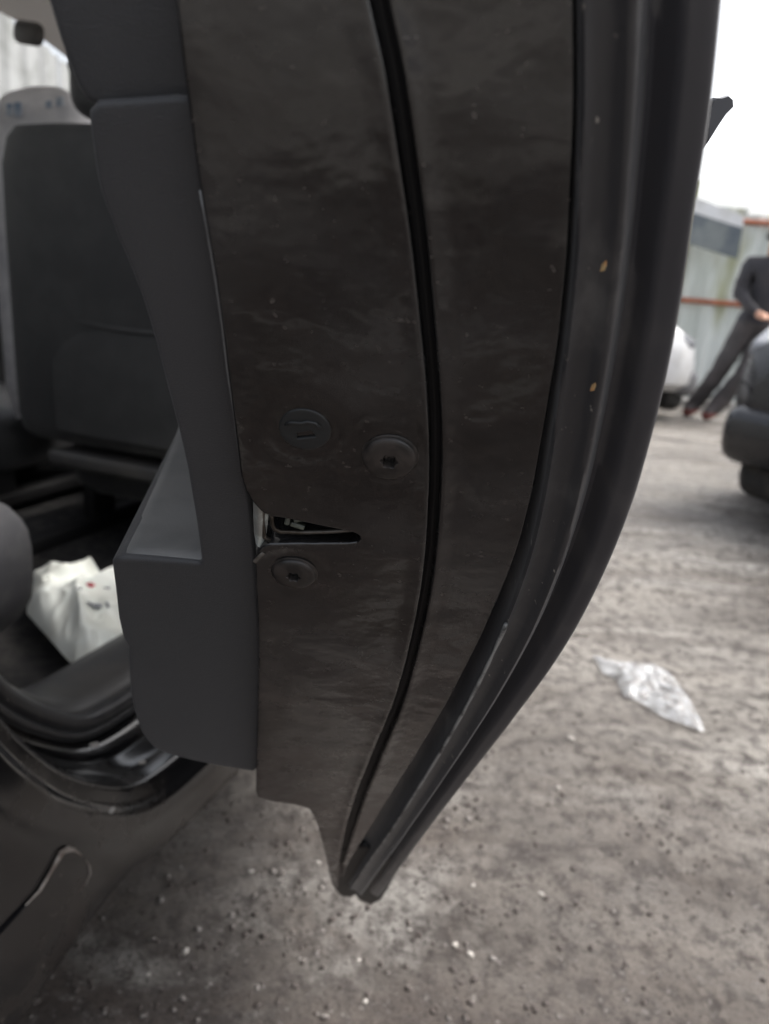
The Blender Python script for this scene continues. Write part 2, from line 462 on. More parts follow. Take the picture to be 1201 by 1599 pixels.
for i in range(17000):
    y = .50 + 3.4 * rnd.random() ** 2.2
    x = -.95 + (1.6 + y * .75) * rnd.random()
    k = noise.noise(Vector((x * 2.1, y * 2.1, 9)))
    if k < -.12 - .25 * rnd.random() and x > -.25: continue
    pebble(bm, x, y, .0010 + .0040 * rnd.random() ** 4)
for i in range(380):
    u = .35 + .75 * rnd.random(); v = -.02 - .30 * rnd.random() ** 1.5
    q = P_early(u, v)
    pebble(bm, q[0], q[1], .0015 + .0042 * rnd.random() ** 3)
s = link('grit', bm, MT['grit']); s['kind'] = 'stuff'; s['label'] = 'fine grit and pebbles scattered over the mud'
# the larger pale pebbles that can be picked out
for i, (px, py) in enumerate([(497, 1350), (392, 1360), (290, 1480), (232, 1515), (660, 1405), (738, 1388), (710, 1480), (890, 1160), (910, 1110), (1000, 1155),
                              (640, 1455), (735, 1495), (560, 1500), (845, 1400), (870, 1235), (570, 1565)]):
    p = at_z(px, py, 0); p.z = gz(p.x, p.y)
    bm = bmesh.new(); pebble(bm, 0, 0, (.0024 + .0028 * rnd.random()) * (1 + .4 * (p.y > 1.2)), z=0, sq=.8)
    o = link('pebble', bm, MT['stone'], smooth=False); o.location = p
    tag(o, 'small pale pebble lying loose on the damp mud', 'pebble', 'pale pebbles on the ground')

# ================================================================== THE BLACK CAR
AX = Vector((math.sin(math.radians(18)), math.cos(math.radians(18)), 0))      # forwards
IN = Vector((-AX.y, AX.x, 0))                                                # into the cabin
ORG = Vector((-.322, .565, 0))
def P(u, v, z): return ORG + AX * u + IN * v + Vector((0, 0, z))
ROTC = Matrix((AX, IN, Vector((0, 0, 1)))).transposed()
car = empty('car', P(.5, .8, 0), 'black car with its rear door swung open, dark interior and front seat showing', 'car')

# ---- door, part of the car
Lc = [(272, -90), (280, 0), (300, 170), (318, 300), (344, 450), (360, 580), (372, 680), (380, 745)]
Wc = [(893, -110), (893, 0), (892, 200), (884, 380), (868, 540), (857, 610), (843, 690), (825, 785), (802, 868), (772, 945), (745, 1005), (714, 1066), (681, 1126), (648, 1180), (614, 1234), (576, 1295), (545, 1346), (529, 1377)]
Kc = [(905, -110), (905, 0), (905, 200), (898, 380), (882, 540), (872, 610), (860, 690), (844, 785), (824, 868), (797, 945), (772, 1005), (743, 1066), (711, 1126), (680, 1180), (647, 1234), (608, 1295), (572, 1346), (546, 1386)]
Gc = [(572, -110), (591, 0), (615, 110), (637, 250), (655, 380), (667, 500), (676, 600), (680, 700), (677, 800), (668, 900), (652, 985), (626, 1085), (594, 1165), (566, 1235), (545, 1300), (532, 1350)]
Oc = [(1141, -110), (1131, 0), (1117, 130), (1106, 210), (1090, 310), (1066, 470), (1041, 600), (1010, 720), (985, 800), (940, 908), (880, 1018), (800, 1128), (720, 1230), (650, 1322), (592, 1400)]
Lp = catmull(door_curve(Lc)); Wp = catmull(door_curve(Wc)); Gp = catmull(door_curve(Gc)); Op = catmull(door_curve(Oc)); Kp = catmull(door_curve(Kc))
def interp(P_, z):
    lo = None
    for a, b in zip(P_, P_[1:]):
        if (a.y - z) * (b.y - z) <= 0 and a.y != b.y:
            return a.x + (b.x - a.x) * (z - a.y) / (b.y - a.y)
    return P_[0].x if z > P_[0].y else P_[-1].x
GT = [interp(Gp, .15 + .002 * i) for i in range(500)]
def Gx(z):
    f = (z - .15) / .002; i = min(max(int(f), 0), 498); return GT[i] + (GT[i + 1] - GT[i]) * min(max(f - i, 0), 1)
SC1 = on_door(608, 716); SC2 = on_door(459, 896); LK = on_door(476, 672); EMB = on_door(512, 74)
def gw(z): return .0020 + .0001 * sm(.86, .98, z) + .0011 * sm(.75, .5, z) - .0016 * sm(.48, .28, z)
def relief(x, z):
    s = x - Gx(z)
    wdt = gw(z)
    d = -.0075 * (1 - sm(wdt * .78, wdt * 1.22, abs(s))) + .0015 * math.exp(-((abs(s) - wdt * 1.95) / .0017) ** 2)
    d += -.0012 * sm(.0, .012, s)
    for c_, r0 in ((SC1, .021), (SC2, .018), (LK, .018)):
        r = math.hypot(x - c_.x, (z - c_.y) * 1.2)
        d += -.0007 * (1 - sm(r0 - .004, r0 + .004, r)) + .00018 * math.sin(r * 1500) * math.exp(-(r / .028) ** 2)
    r = math.hypot(x - EMB.x, (z - EMB.y) * 1.2)
    d += -.0006 * math.exp(-((r - .005) / .0012) ** 2)
    d += .0007 * noise.noise(Vector((x * 16, z * 22, 4))) + .0003 * noise.noise(Vector((x * 45, z * 60, 8)))
    return d
def shut(x, z, d): return fpos(x, z, relief(x, z) + d)
notch = [(386, 764), (398, 783), (412, 798), (424, 803), (455, 808), (500, 818), (540, 826), (556, 830), (565, 836), (566, 843), (560, 850), (545, 852), (500, 852), (455, 852), (424, 853), (412, 856), (405, 864)]
Lc2 = [(402, 874), (402, 900), (405, 960), (406, 1020), (405, 1100), (403, 1180), (402, 1236)]
bot = [(404, 1245), (430, 1252), (460, 1256), (484, 1263), (494, 1278), (503, 1306), (513, 1345), (520, 1372), (526, 1384)]
outl = resample(Lp, .003) + resample(door_curve(notch), .0012)[0:] + resample(catmull(door_curve(Lc2)), .003) + resample(door_curve(bot), .003) + resample(Wp, .003)[::-1]
ded = [outl[0]]
for q in outl[1:]:
    if (q - ded[-1]).length > .0008: ded.append(q)
ext = []
gp = resample(Gp, .003)
GL = [[Vector((Gx(q.y) + gw(q.y) * o_, q.y)) for q in gp] for o_ in (-2.3, -1.7, -1.4, -1.2, -1.05, -.93, -.8, -.4, 0, .4, .8, .93, 1.05, 1.2, 1.4, 1.7, 2.3)]
for c_ in (SC1, SC2, LK):
    for i in range(9):
        for k in range(28): ext.append(Vector((c_.x + math.cos(k * .2244) * (.010 + .0018 * i), c_.y + math.sin(k * .2244) * (.010 + .0018 * i) * .85)))
bm = bmesh.new()
plate(bm, ded, shut, extra=ext, step=.0045, bevel=.0012, back=.016, lines=GL)
door = link('door', bm, MT['shut_paint'], car, label='open rear door seen from its dusty black shut face')
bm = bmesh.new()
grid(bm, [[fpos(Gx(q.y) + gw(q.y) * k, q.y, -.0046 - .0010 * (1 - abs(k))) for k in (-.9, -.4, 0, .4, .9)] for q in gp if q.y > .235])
link('groove_shade', bm, MT['rubber_and_shade'], door, label='black strip painted as the shade in the long curved groove')  # dark ribbon that paints the shade inside the groove
FR = lambda c_, d=0.0: (shut(c_.x, c_.y, d), Vector((1, 0, 0)), fnorm(c_.y).cross(Vector((1, 0, 0))).normalized(), fnorm(c_.y))
for i, (c_, R_) in enumerate(((SC1, .0112), (SC2, .0108))):
    k = R_ / .0112
    bm = bmesh.new()
    star = lambda a: (.0033 + .0004 * math.cos(6 * a)) * k
    lathe(bm, [(.0122 * k, -.0006), (.0118 * k, .0), (.0112 * k, .0003), (.0112 * k, .0012), (.0106 * k, .0021), (.0092 * k, .0027), (.006 * k, .0031), (lambda a: star(a) * 1.06, .0031), (star, .0028), (lambda a: star(a) * .95, -.001), (.0005, -.0014)], FR(c_), 48)
    bmesh.ops.recalc_face_normals(bm, faces=bm.faces)
    o = link('screw', bm, MT['screw'], door, sharp=35, label=['upper star head screw beside the groove', 'lower star head screw below the latch slot'][i])
# child lock cap: disc with a stepped ridge and a small key slot
o_, X_, Y_, N_ = FR(LK, .0009)
def lk(x, z, d): return o_ + X_ * x - Y_ * z * -1 + N_ * d
circ = [Vector((math.cos(2 * math.pi * k / 48) * .0098, math.sin(2 * math.pi * k / 48) * .0098)) for k in range(48)]
slot = [Vector(p) for p in ((-.0040, -.0016), (.0024, .0004), (.0042, -.0014), (.0046, -.0036), (-.0034, -.0056))]
sg = 1 if (X_.cross(Y_)).dot(N_) > 0 else 1
if Y_.z < 0: lk_s = -1
else: lk_s = 1
def lkp(x, z, d): return o_ + X_ * x + Y_ * (z * lk_s) + N_ * d
bm = bmesh.new(); plate(bm, circ, lkp, step=.0022, bevel=.0006, back=.004, holes=[slot])
bmf = [bm.verts.new(lkp(q.x * 1.15, q.y * 1.15, -.0034)) for q in slot]; bm.faces.new(bmf)
cap = link('lock_cap', bm, MT['cap'], door, sharp=40, label='round child lock cap with a key slot')
bm = bmesh.new()
tube(bm, [lkp(x, z, .0002) for x, z in ((-.0076, .0024), (-.005, .0036), (-.001, .0036), (.001, .0046), (.0042, .0042), (.0060, .0022))], .0007, 8)
link('lock_ridge', bm, MT['cap'], door)
bm = bmesh.new(); bm.faces.new([bm.verts.new(lkp(q.x * 1.04, q.y * 1.02 , -.0013)) for q in slot]); r_ = bmesh.ops.extrude_face_region(bm, geom=list(bm.faces))
for e_ in r_['geom']:
    if isinstance(e_, bmesh.types.BMVert): e_.co -= N_ * .001
link('key_slot_shade', bm, MT['dark'], door)  # dark plate filling the slot, its shade put into the colour
# latch seen through the slot
def dpoly(pts, off): return [on_door(x, y) for x, y in pts]
bm = bmesh.new()
plate(bm, resample(dpoly([(380, 750), (600, 800), (600, 880), (398, 880), (380, 750)], 0), .003)[:-1], lambda x, z, d: fpos(x, z, d - .020), step=.006, bevel=.001, back=.004)
lt = link('latch', bm, MT['dark'], door)
bm = bmesh.new()
tube(bm, [fpos(*on_door(x, y), -.0042) for x, y in ((421, 802), (422, 818), (423, 830), (427, 837), (436, 841), (470, 842), (510, 841), (548, 838))], .0011, 8)
tube(bm, [fpos(*on_door(x, y), -.0030) for x, y in ((409, 800), (409, 826), (411, 846), (420, 851))], .0011, 8)
link('latch_lip', bm, MT['dull_steel'], door)
bm = bmesh.new()
for (x, y, sx, sz, dd, rz) in ((447, 824, .0026, .007, -.0065, .1), (468, 826, .008, .0035, -.0075, -.35), (462, 835, .007, .0025, -.006, .25), (500, 833, .015, .0035, -.0085, .12), (530, 838, .010, .002, -.0075, .1)):
    q = on_door(x, y); box(bm, fpos(q.x, q.y, dd), (sx, .004, sz), Matrix.Rotation(rz, 3, 'Y'), .0008)
link('latch_fork', bm, MT['grease'], door, smooth=False)
bm = bmesh.new()
rows = []
for x, y, wx in ((391, 770, .003), (393, 790, .006), (393, 815, .007), (394, 840, .006), (397, 858, .004)):
    q = on_door(x, y); rows.append([fpos(q.x + wx * (k / 6), q.y, -.004 + .0025 * math.sin(math.pi * k / 6)) for k in range(7)])
grid(bm, rows); bmesh.ops.recalc_face_normals(bm, faces=bm.faces)
link('striker_guide', bm, MT['steel'], door, label='bright zinc metal edge beside the latch slot')
bm = bmesh.new(); q = on_door(405, 868); box(bm, fpos(q.x, q.y, .001), (.0022, .0015, .007), Matrix.Rotation(.7, 3, 'Y'), .0004)
link('clip', bm, MT['dull_steel'], door)

# weatherstrip and hem of the outer skin, swept down the edge
NT = 150
Wr = resample(Wp, n=NT); Or = resample(Op, n=NT); Kr = resample(Kp, n=NT)
PR = [(0, -.014), (.02, -.014), (.037, -.009), (.0455, -.001), (.05, .0014), (.075, .0022), (.10, .0013), (.16, .0008), (.24, .0012), (.30, .0026), (.345, .0050), (.385, .0062), (.425, .0052), (.465, .0015), (.50, -.0050), (.55, -.0095),
      (.60, -.0105), (.655, -.0085), (.71, -.0042), (.76, -.0012), (.80, -.0006), (.84, -.0002), (.88, .0004), (.915, .0006), (.945, .0006), (.97, .0002), (.988, -.0008), (1.0, -.0026)]
def across(i, s_):
    if s_ < .045: return Wr[i].lerp(Kr[i], s_ / .045)
    return Kr[i].lerp(Or[i], (s_ - .045) / .955)
def strip(lo, hi, mtl, name, extra_rows=False):
    bm = bmesh.new(); rows = []
    for i in range(NT):
        a, b_ = Wr[i], Or[i]; T = i / (NT - 1)
        sc = (1 - .25 * T) * (.72 + .28 * sm(.0, .35, T))
        row = []
        for s_, d in PR:
            if lo <= s_ <= hi:
                q = across(i, s_)
                wob = .0004 * noise.noise(Vector((s_ * 9, q.y * 30, 2))) if s_ > .06 else .0009 * noise.noise(Vector((1, q.y * 40, 5)))
                row.append(fpos(q.x, q.y, d * sc + wob))
        rows.append(row)
    tdir = (Wr[-1].lerp(Or[-1], .5) - Wr[-4].lerp(Or[-4], .5)).normalized()
    for e_, dd in ((.0022, -.0012), (.0038, -.0036), (.0047, -.007), (.005, -.012), (.005, -.022)):
        row = []
        for s_, d in PR:
            if lo <= s_ <= hi:
                q = across(NT - 1, s_) + tdir * e_
                row.append(fpos(q.x, q.y, d * .75 + dd))
        rows.append(row)
    return bm, rows
bm, rows = strip(0, .555, None, '')
grid(bm, rows)
bmesh.ops.recalc_face_normals(bm, faces=bm.faces)
link('weatherstrip', bm, MT['rubber'], door, sharp=60, label='black rubber seal with a raised bead along the door edge')
bm, rows = strip(.545, 1.0, None, '')
HX, HY = .0, 1.32
for i, r in enumerate(rows):
    p = r[-1]
    for q in (.01, .03, .07, .14, .25, .4, .6, .8, 1.0):
        y = p.y + (HY - p.y) * q
        r.append(Vector((p.x - .03 * q - .0 + .055 * q * math.exp(-2.2 * q), y, p.z + (.0 if p.z > .35 else (.24 - p.z) * 0) )))
grid(bm, rows)
bmesh.ops.recalc_face_normals(bm, faces=bm.faces)
link('outer_skin', bm, MT['skin_paint'], door, sharp=60)
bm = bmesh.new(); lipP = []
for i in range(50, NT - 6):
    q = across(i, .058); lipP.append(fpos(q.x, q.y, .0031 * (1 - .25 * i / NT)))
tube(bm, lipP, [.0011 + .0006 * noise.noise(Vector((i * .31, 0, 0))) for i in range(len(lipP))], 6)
link('seal_lip', bm, MT['lip'], door, label='pale lip along the seal edge')  # pale tube of uneven width along the seal edge
bm = bmesh.new()
tipo = resample([on_door(x, y) for x, y in ((511, 1338), (517, 1368), (523, 1392), (534, 1406), (546, 1407), (556, 1402), (563, 1412), (578, 1418), (590, 1413), (600, 1398), (612, 1374), (616, 1352), (600, 1340), (570, 1332), (511, 1338))], .002)[:-1]
plate(bm, tipo, lambda x, z, d: fpos(x, z, d - .0045), step=.004, bevel=.0035, back=.014)
link('seal_end', bm, MT['rubber_and_shade'], door, sharp=60, label='moulded rubber end closing the lower tip of the seal')
# pull handle on the outside
sec = [(1102, 232), (1104, 190), (1111, 158), (1118, 149), (1128, 149), (1141, 145), (1149, 152), (1150, 165), (1137, 178), (1122, 200)]
bm = bmesh.new(); rows = []
for yy, sc in ((.375, .8), (.378, .97), (.385, 1.0), (.42, 1.0), (.50, 1.0), (.55, .95), (.56, .8)):
    base = [at_y(x, y, .375) for x, y in sec]; cc = sum(base, Vector()) / len(base)
    rows.append([cc + (p - cc) * sc + Vector((0 - (yy - .375) * .03, yy - .375, 0)) for p in base])
grid(bm, rows, True); 
bm.verts.ensure_lookup_table()
n_ = len(sec); bm.faces.new(bm.verts[:n_]); bm.faces.new(bm.verts[-n_:])
bmesh.ops.recalc_face_normals(bm, faces=bm.faces)
link('handle', bm, MT['skin_paint'], door, sharp=45)

bm = bmesh.new()
tube(bm, catmull([Vector(p) for p in ((.0, .25, 1.04), (-.015, .27, 1.15), (-.05, .35, 1.32), (-.085, .45, 1.43), (-.12, .56, 1.475), (-.17, .85, 1.49), (-.20, 1.12, 1.48), (-.20, 1.22, 1.45), (-.15, 1.27, 1.25), (-.11, 1.29, 1.02))], 8), .022, 10, flat=.7)
link('window_frame', bm, MT['skin_paint'], door)
# inner trim: lower panel with armrest shelf, upper panel above it
EV = Vector((-.115, .80, .075))
Rg = [(x - 8, y) for x, y in [(303, 176), (318, 300), (344, 450), (361, 580), (374, 680), (382, 745), (392, 790), (398, 850), (402, 900), (406, 960), (409, 1020), (408, 1100), (406, 1180), (405, 1200)]]
OFF = .010
def tpos_fac(off, amp=.0):
    def f(x, z, d): return fpos(x, z, d) + Vector((0, off, 0))
    return f
R2 = catmull([on_door(x, y, OFF) for x, y in Rg], 6)
B2 = [on_door(x, y, OFF) for x, y in ((395, 1203), (350, 1196), (300, 1186), (262, 1176), (242, 1166), (226, 1146), (215, 1115), (209, 1085), (206, 1040), (205, 1010), (198, 1000), (191, 968), (186, 920), (181, 882), (186, 877), (250, 881), (318, 886), (321, 878), (314, 820), (300, 735), (288, 680))]
L2 = catmull([on_door(x, y, OFF) for x, y in ((288, 680), (272, 618), (252, 540), (231, 468), (208, 408), (190, 366), (172, 318), (161, 280), (154, 230), (149, 190), (149, 176))], 6)
T2 = [on_door(x, y, OFF) for x, y in ((154, 171), (220, 167), (285, 162), (291, 164))]
poly = resample(R2 + B2 + L2[1:] + T2, .003)
ded = [poly[0]]
for q in poly[1:]:
    if (q - ded[-1]).length > .001: ded.append(q)
if (ded[0] - ded[-1]).length < .001: ded.pop()
bm = bmesh.new(); plate(bm, ded, tpos_fac(OFF), step=.007, bevel=.0022, backvec=EV, segs=5)
link('trim_panel', bm, MT['trim'], door, sharp=50)
OFF2 = .016
up = [on_door(x, y, OFF2) for x, y in ((60, -90), (88, 0), (106, 60), (121, 104), (135, 140), (150, 154), (220, 153), (291, 149), (283, 90), (273, 0), (262, -90))]
poly = resample(up, .003)
bm = bmesh.new(); plate(bm, poly, tpos_fac(OFF2), step=.007, bevel=.003, backvec=Vector((-.09, .8, .07)), segs=5)
link('trim_panel', bm, MT['trim'], door, sharp=50)
# soft pad on the armrest shelf
A0 = on_door(187, 879, OFF); A1 = on_door(316, 885, OFF)
a0 = fpos(*A0) + Vector((-.001, OFF + .001, .0055)); a1 = fpos(*A1) + Vector((0, OFF + .001, .0055))
bm = bmesh.new(); rows = []
for f_, dz in ((0, -.003), (.003, -.0006), (.01, .0), (.03, 0), (.06, -.0004), (.065, .0006), (.1, .001), (.25, .001), (.5, .001), (.75, .001), (1, .001)):
    rows.append([a0.lerp(a1, k / 10) + EV * f_ + Vector((-.02 * sm(.1, 1, f_), 0, dz + (-.004 if k == 0 else 0) - .0)) for k in range(11)])
grid(bm, rows); bmesh.ops.recalc_face_normals(bm, faces=bm.faces)
link('armrest', bm, MT['armrest'], door, sharp=60)
# thin pale tube painting the reflected edge line between trim and metal
bm = bmesh.new()
tube(bm, [fpos(*on_door(x, y), -.002) for x, y in ((311, 300), (322, 360), (337, 450), (347, 520), (354, 580), (363, 640), (371, 700), (377, 745))], .0007, 6)
link('trim_edge_glint', bm, MT['edge_glint'], door)
# dried leaf bits stuck on the bead
for x, y, dd in ((937, 403, .006), (922, 588, .006)):
    q = on_door(x, y); bm = bmesh.new()
    vs = [bm.verts.new(fpos(q.x + a, q.y + c_, .0085 + e_ - .002)) for a, c_, e_ in ((-.0006, -.0016, 0), (.0005, -.0010, .0006), (.0008, .0005, .0), (.0003, .0020, .0005), (-.0005, .0006, -.0002))]
    r_ = bmesh.ops.extrude_face_region(bm, geom=[bm.faces.new(vs)])
    for e_ in r_['geom']:
        if isinstance(e_, bmesh.types.BMVert): e_.co.y -= .0005
    o = link('leaf_bit', bm, MT['leaf'], None, smooth=False)
    tag(o, 'tan speck of dry leaf higher on the door edge bead' if y < 500 else 'orange speck of dry leaf lower on the door edge bead', 'leaf bit', 'leaf specks stuck on the door edge')

# ---- car body round the opening: jamb profile swept along sill and wheel arch
PP = catmull([(u, z) for u, z in ((1.30, .298), (1.0, .298), (.7, .298), (.45, .298), (.33, .299), (.275, .303), (.235, .312), (.2, .329), (.16, .358), (.12, .394), (.085, .434), (.04, .50), (-.01, .60), (-.05, .72), (-.08, .85), (-.1, 1.0))], 6)
PP = [Vector((p.x, p.y)) for p in PP]
path = []
for i, p in enumerate(PP):
    d = (PP[min(i + 1, len(PP) - 1)] - PP[max(i - 1, 0)]).normalized()
    path.append((p.x, p.y, d.y, -d.x))
def sweep(prof, wout=None):
    rows = []
    for i, (u, z, a, c_) in enumerate(path):
        T = sm(36, 62, i)
        row = []
        for v, w_ in prof:
            if wout and w_ < -.05: w_ = w_ - T * .30 * (-(w_ + .05) / .05)
            row.append(P(u + a * w_, v, z + c_ * w_))
        rows.append(row)
    return rows
bm = bmesh.new()
grid(bm, sweep([(.05, -.105), (.002, -.103), (-.004, -.096), (-.006, -.075), (-.006, -.055), (-.005, -.034), (-.001, -.026), (.004, -.024), (.008, -.018), (.011, -.008), (.014, -.003), (.021, -.001), (.040, .001), (.058, .004), (.066, .009), (.072, .010),
                    (.080, .008), (.098, .012), (.104, .020), (.108, .034), (.112, .038), (.13, .038)], True))
bmesh.ops.recalc_face_normals(bm, faces=bm.faces)
body = link('door_sill', bm, MT['paint'], car, sharp=50, label='dirty black painted sill and wheel arch jamb')
bm = bmesh.new()
pts = [P(u + a * .048, .108, z + c_ * .048) for u, z, a, c_ in path]; tube(bm, pts, .011, 10)
pts = [P(u + a * .032, .104, z + c_ * .032) for u, z, a, c_ in path]; tube(bm, pts, .006, 8)
link('door_seal', bm, MT['rubber'], car)
bm = bmesh.new()
grid(bm, sweep([(.116, .045), (.119, .058), (.128, .064), (.14, .067), (.16, .066), (.20, .064), (.225, .058), (.236, .046), (.242, .02), (.244, -.01), (.245, -.04)]))
bmesh.ops.recalc_face_normals(bm, faces=bm.faces)
link('sill_trim', bm, MT['trim2'], car, sharp=60)
# moulded rocker block behind the sill corner, its end edge scuffed pale
def on_side(x, y, v):
    d = ray(x, y); k = ((ORG - EYE).dot(IN) + v) / d.dot(IN); return EYE + d * k
def blob(pts, v, th):
    bm = bmesh.new(); vs = [bm.verts.new(on_side(x, y, v)) for x, y in pts]
    r_ = bmesh.ops.extrude_face_region(bm, geom=[bm.faces.new(vs)])
    for e_ in r_['geom']:
        if isinstance(e_, bmesh.types.BMVert): e_.co += IN * th
    bmesh.ops.recalc_face_normals(bm, faces=bm.faces)
    bmesh.ops.bevel(bm, geom=list(bm.edges), offset=.0016, segments=2, affect='EDGES')
    return bm
link('rocker_moulding', blob([(-40, 1500), (62, 1392), (98, 1332), (112, 1325), (137, 1344), (142, 1362), (128, 1392), (30, 1505)], -.0095, .008), MT['paint'], car, sharp=50)
o = None
bm = bmesh.new()
tube(bm, [on_side(x, y, -.0097) for x, y in ((40, 1414), (62, 1391), (80, 1361), (97, 1331), (106, 1326), (116, 1327), (128, 1336))], [.0008, .0016, .0018, .0032, .0036, .0020, .0008], 6, flat=.4)
link('scuffed_edge', bm, MT['chip'], car, label='long pale scuffed top edge of the rocker moulding')
bm = bmesh.new()
tube(bm, [on_side(x, y, -.0097) for x, y in ((134, 1343), (140, 1352), (141, 1364), (134, 1380), (122, 1394))], [.0007, .0018, .0022, .0015, .0006], 6, flat=.4)
link('scuffed_edge', bm, MT['chip'], car, label='short pale scuffed end edge of the rocker moulding')

# floor, seats, dash, far side, roof, glass
bm = bmesh.new(); 
grid(bm, [[P(u, v, .285 + (.06 * math.exp(-((v - .75) / .12) ** 2)) + .004 * noise.noise(Vector((u * 9, v * 9, 0)))) for v in [.24 + .05 * k for k in range(27)]] for u in [-.1 + .06 * i for i in range(36)]])
link('floor_carpet', bm, MT['carpet'], car)
def cushion(bm, c, size, bev, rot=None, seg=4): box(bm, c, size, rot, bev, seg)
def make_seat(v0, lab):
    bm = bmesh.new(); rows = []
    # back shell: outline widths by height, closed loop sections
    for h, hw, th, lean in ((.0, .20, .045, 0), (.015, .225, .06, .0), (.05, .24, .075, .005), (.16, .25, .085, .0), (.30, .25, .085, -.025), (.42, .25, .08, -.05), (.54, .245, .07, -.08), (.585, .235, .06, -.09), (.605, .215, .045, -.10), (.612, .15, .02, -.105)):
        row = []
        for k in range(28):
            a = 2 * math.pi * k / 28
            cx = math.copysign(abs(math.cos(a)) ** .35, math.cos(a)); sy = math.copysign(abs(math.sin(a)) ** .55, math.sin(a))
            row.append(P(.93 + lean + th * sy, v0 + .02 + .07 * (1 - h / .61) + (hw + .02 * (1 - h / .61)) * cx, .53 + h))
        rows.append(row)
    V = grid(bm, rows, True); bm.faces.new(V[0][::-1]); bm.faces.new(V[-1])
    bmesh.ops.recalc_face_normals(bm, faces=bm.faces)
    st = link('front_seat', bm, MT['seat'], car, label=lab)
    bm = bmesh.new()    # raised pocket panel on the rear of the backrest, with a sagging top hem
    rows = []
    for i in range(13):
        t_ = i / 12; h = .02 + .24 * t_
        rows.append([P(.843 - .006 * math.sin(math.pi * min(t_ * 1.0, 1)) - .008 + .0 - .02 * max(0, t_ - .5) * .6 + .03 * abs(k / 10 - .5) ** 3 * 8 * .5, v0 - .20 + .40 * k / 10, .545 + h - (.02 * math.sin(math.pi * k / 10) if i == 12 else 0)) for k in range(11)])
    grid(bm, rows); bmesh.ops.recalc_face_normals(bm, faces=bm.faces)
    link('seat_pocket', bm, MT['seat'], st)
    bm = bmesh.new(); tube(bm, [q + AX * -.001 for q in rows[-1]], .005, 8); link('pocket_hem', bm, MT['seat'], st)
    bm = bmesh.new(); cushion(bm, P(.83, v0 - .02, 1.25), (.10, .25, .20), .04, ROTC); link('headrest', bm, MT['seat'], st)
    for s_ in (-.06, .06):
        bm = bmesh.new(); tube(bm, [P(.83, v0 + s_, 1.12), P(.83, v0 + s_, 1.20)], .006, 8); link('headrest_post', bm, MT['steel'], st)
    bm = bmesh.new(); cushion(bm, P(1.18, v0, .47), (.5, .5, .14), .05, ROTC); link('seat_cushion', bm, MT['seat'], st)
    bm = bmesh.new(); cushion(bm, P(.90, v0, .50), (.10, .46, .035), .012, ROTC); link('seat_base_trim', bm, MT['trim2'], st)
    for s_ in (-.2, .2):
        bm = bmesh.new(); box(bm, P(1.05, v0 + s_, .33), (.62, .045, .035), ROTC, .006); box(bm, P(.98, v0 + s_, .39), (.08, .03, .1), ROTC, .006); link('seat_rail', bm, MT['dark'], st)
make_seat(.475, 'front seat with a dark pocketed back, nearer side')
make_seat(1.17, 'front seat on the far side')
bm = bmesh.new(); cushion(bm, P(.045, .70, .535), (.52, 1.02, .18), .07, ROTC, 5); rs = link('rear_seat', bm, MT['seatcloth'], car)
bm = bmesh.new(); cushion(bm, P(-.22, .72, .86), (.18, 1.02, .62), .07, ROTC, 5); link('rear_backrest', bm, MT['seatcloth'], rs)
bm = bmesh.new()
grid(bm, [[P(u, v, 1.50 + .03 * math.cos((v - .72) * 2.0) - .06 * sm(1.2, 1.75, u) ** 2) for v in [.17 + .05 * k for k in range(23)]] for u in [-.7 + .1 * i for i in range(25)]])
link('headliner', bm, MT['liner'], car)
bm = bmesh.new()
grid(bm, [[P(u, v, 1.53 + .03 * math.cos((v - .72) * 2.0) - .06 * sm(1.2, 1.75, u) ** 2) for v in [.12 + .05 * k for k in range(25)]] for u in [-.75 + .1 * i for i in range(26)]])
link('roof', bm, MT['paint'], car)
bm = bmesh.new(); box(bm, P(1.72, .72, .84), (.42, 1.2, .24), ROTC, .06, 4); link('dashboard', bm, MT['trim'], car)
bm = bmesh.new(); box(bm, P(.6, 1.43, .62), (2.5, .08, .66), ROTC, .02); link('far_door_panel', bm, MT['trim'], car)
bm = bmesh.new()
for pp, rr, fl in (([P(.80, 1.42, .92), P(.83, 1.28, 1.50)], .045, .5), ([P(-.15, 1.42, .92), P(-.03, 1.28, 1.50)], .045, .5), ([P(2.15, 1.40, .94), P(1.62, 1.24, 1.46)], .035, 1), ([P(2.15, .05, .94), P(1.62, .20, 1.46)], .035, 1),
                   ([P(.88, .05, .36), P(.86, .04, .92), P(.82, .14, 1.50)], .045, .6), ([P(-.45, .04, .9), P(-.3, .12, 1.50)], .06, .6)):
    bm = bmesh.new(); tube(bm, pp, rr, 10, flat=fl); link('pillar', bm, MT['trim2'], car)
bm = bmesh.new(); grid(bm, [[P(2.16 - .52 * t_, .06 + .14 * t_ + (1.34 - .28 * t_) * k / 10, .95 + .51 * t_) for k in range(11)] for t_ in (0, .25, .5, .75, 1)])
MT['clear'] = mat('dirty_clear_glass', (.95, .97, .97), .04, trans=1.0)
MT['clear'].node_tree.nodes['Principled BSDF'].inputs['IOR'].default_value = 1.01
link('windscreen', bm, MT['clear'], car)
bm = bmesh.new()
rows = []
for u, zt, hw in ((1.75, .95, .72), (1.95, .97, .74), (2.2, .93, .75), (2.6, .86, .74), (2.85, .78, .68), (2.98, .66, .58), (3.0, .45, .56), (2.96, .22, .56)):
    rows.append([P(u, .72 + hw * math.sin(a) * 1.0, .2 + (zt - .2) * max(0, math.cos(a)) ** .35) for a in [-math.pi / 2 + math.pi * k / 20 for k in range(21)]])
grid(bm, rows); bmesh.ops.recalc_face_normals(bm, faces=bm.faces); link('bonnet', bm, MT['paint'], car)
bm = bmesh.new(); box(bm, P(1.36, .035, .60), (.95, .09, .70), ROTC, .03, 3); link('front_door', bm, MT['paint'], car)
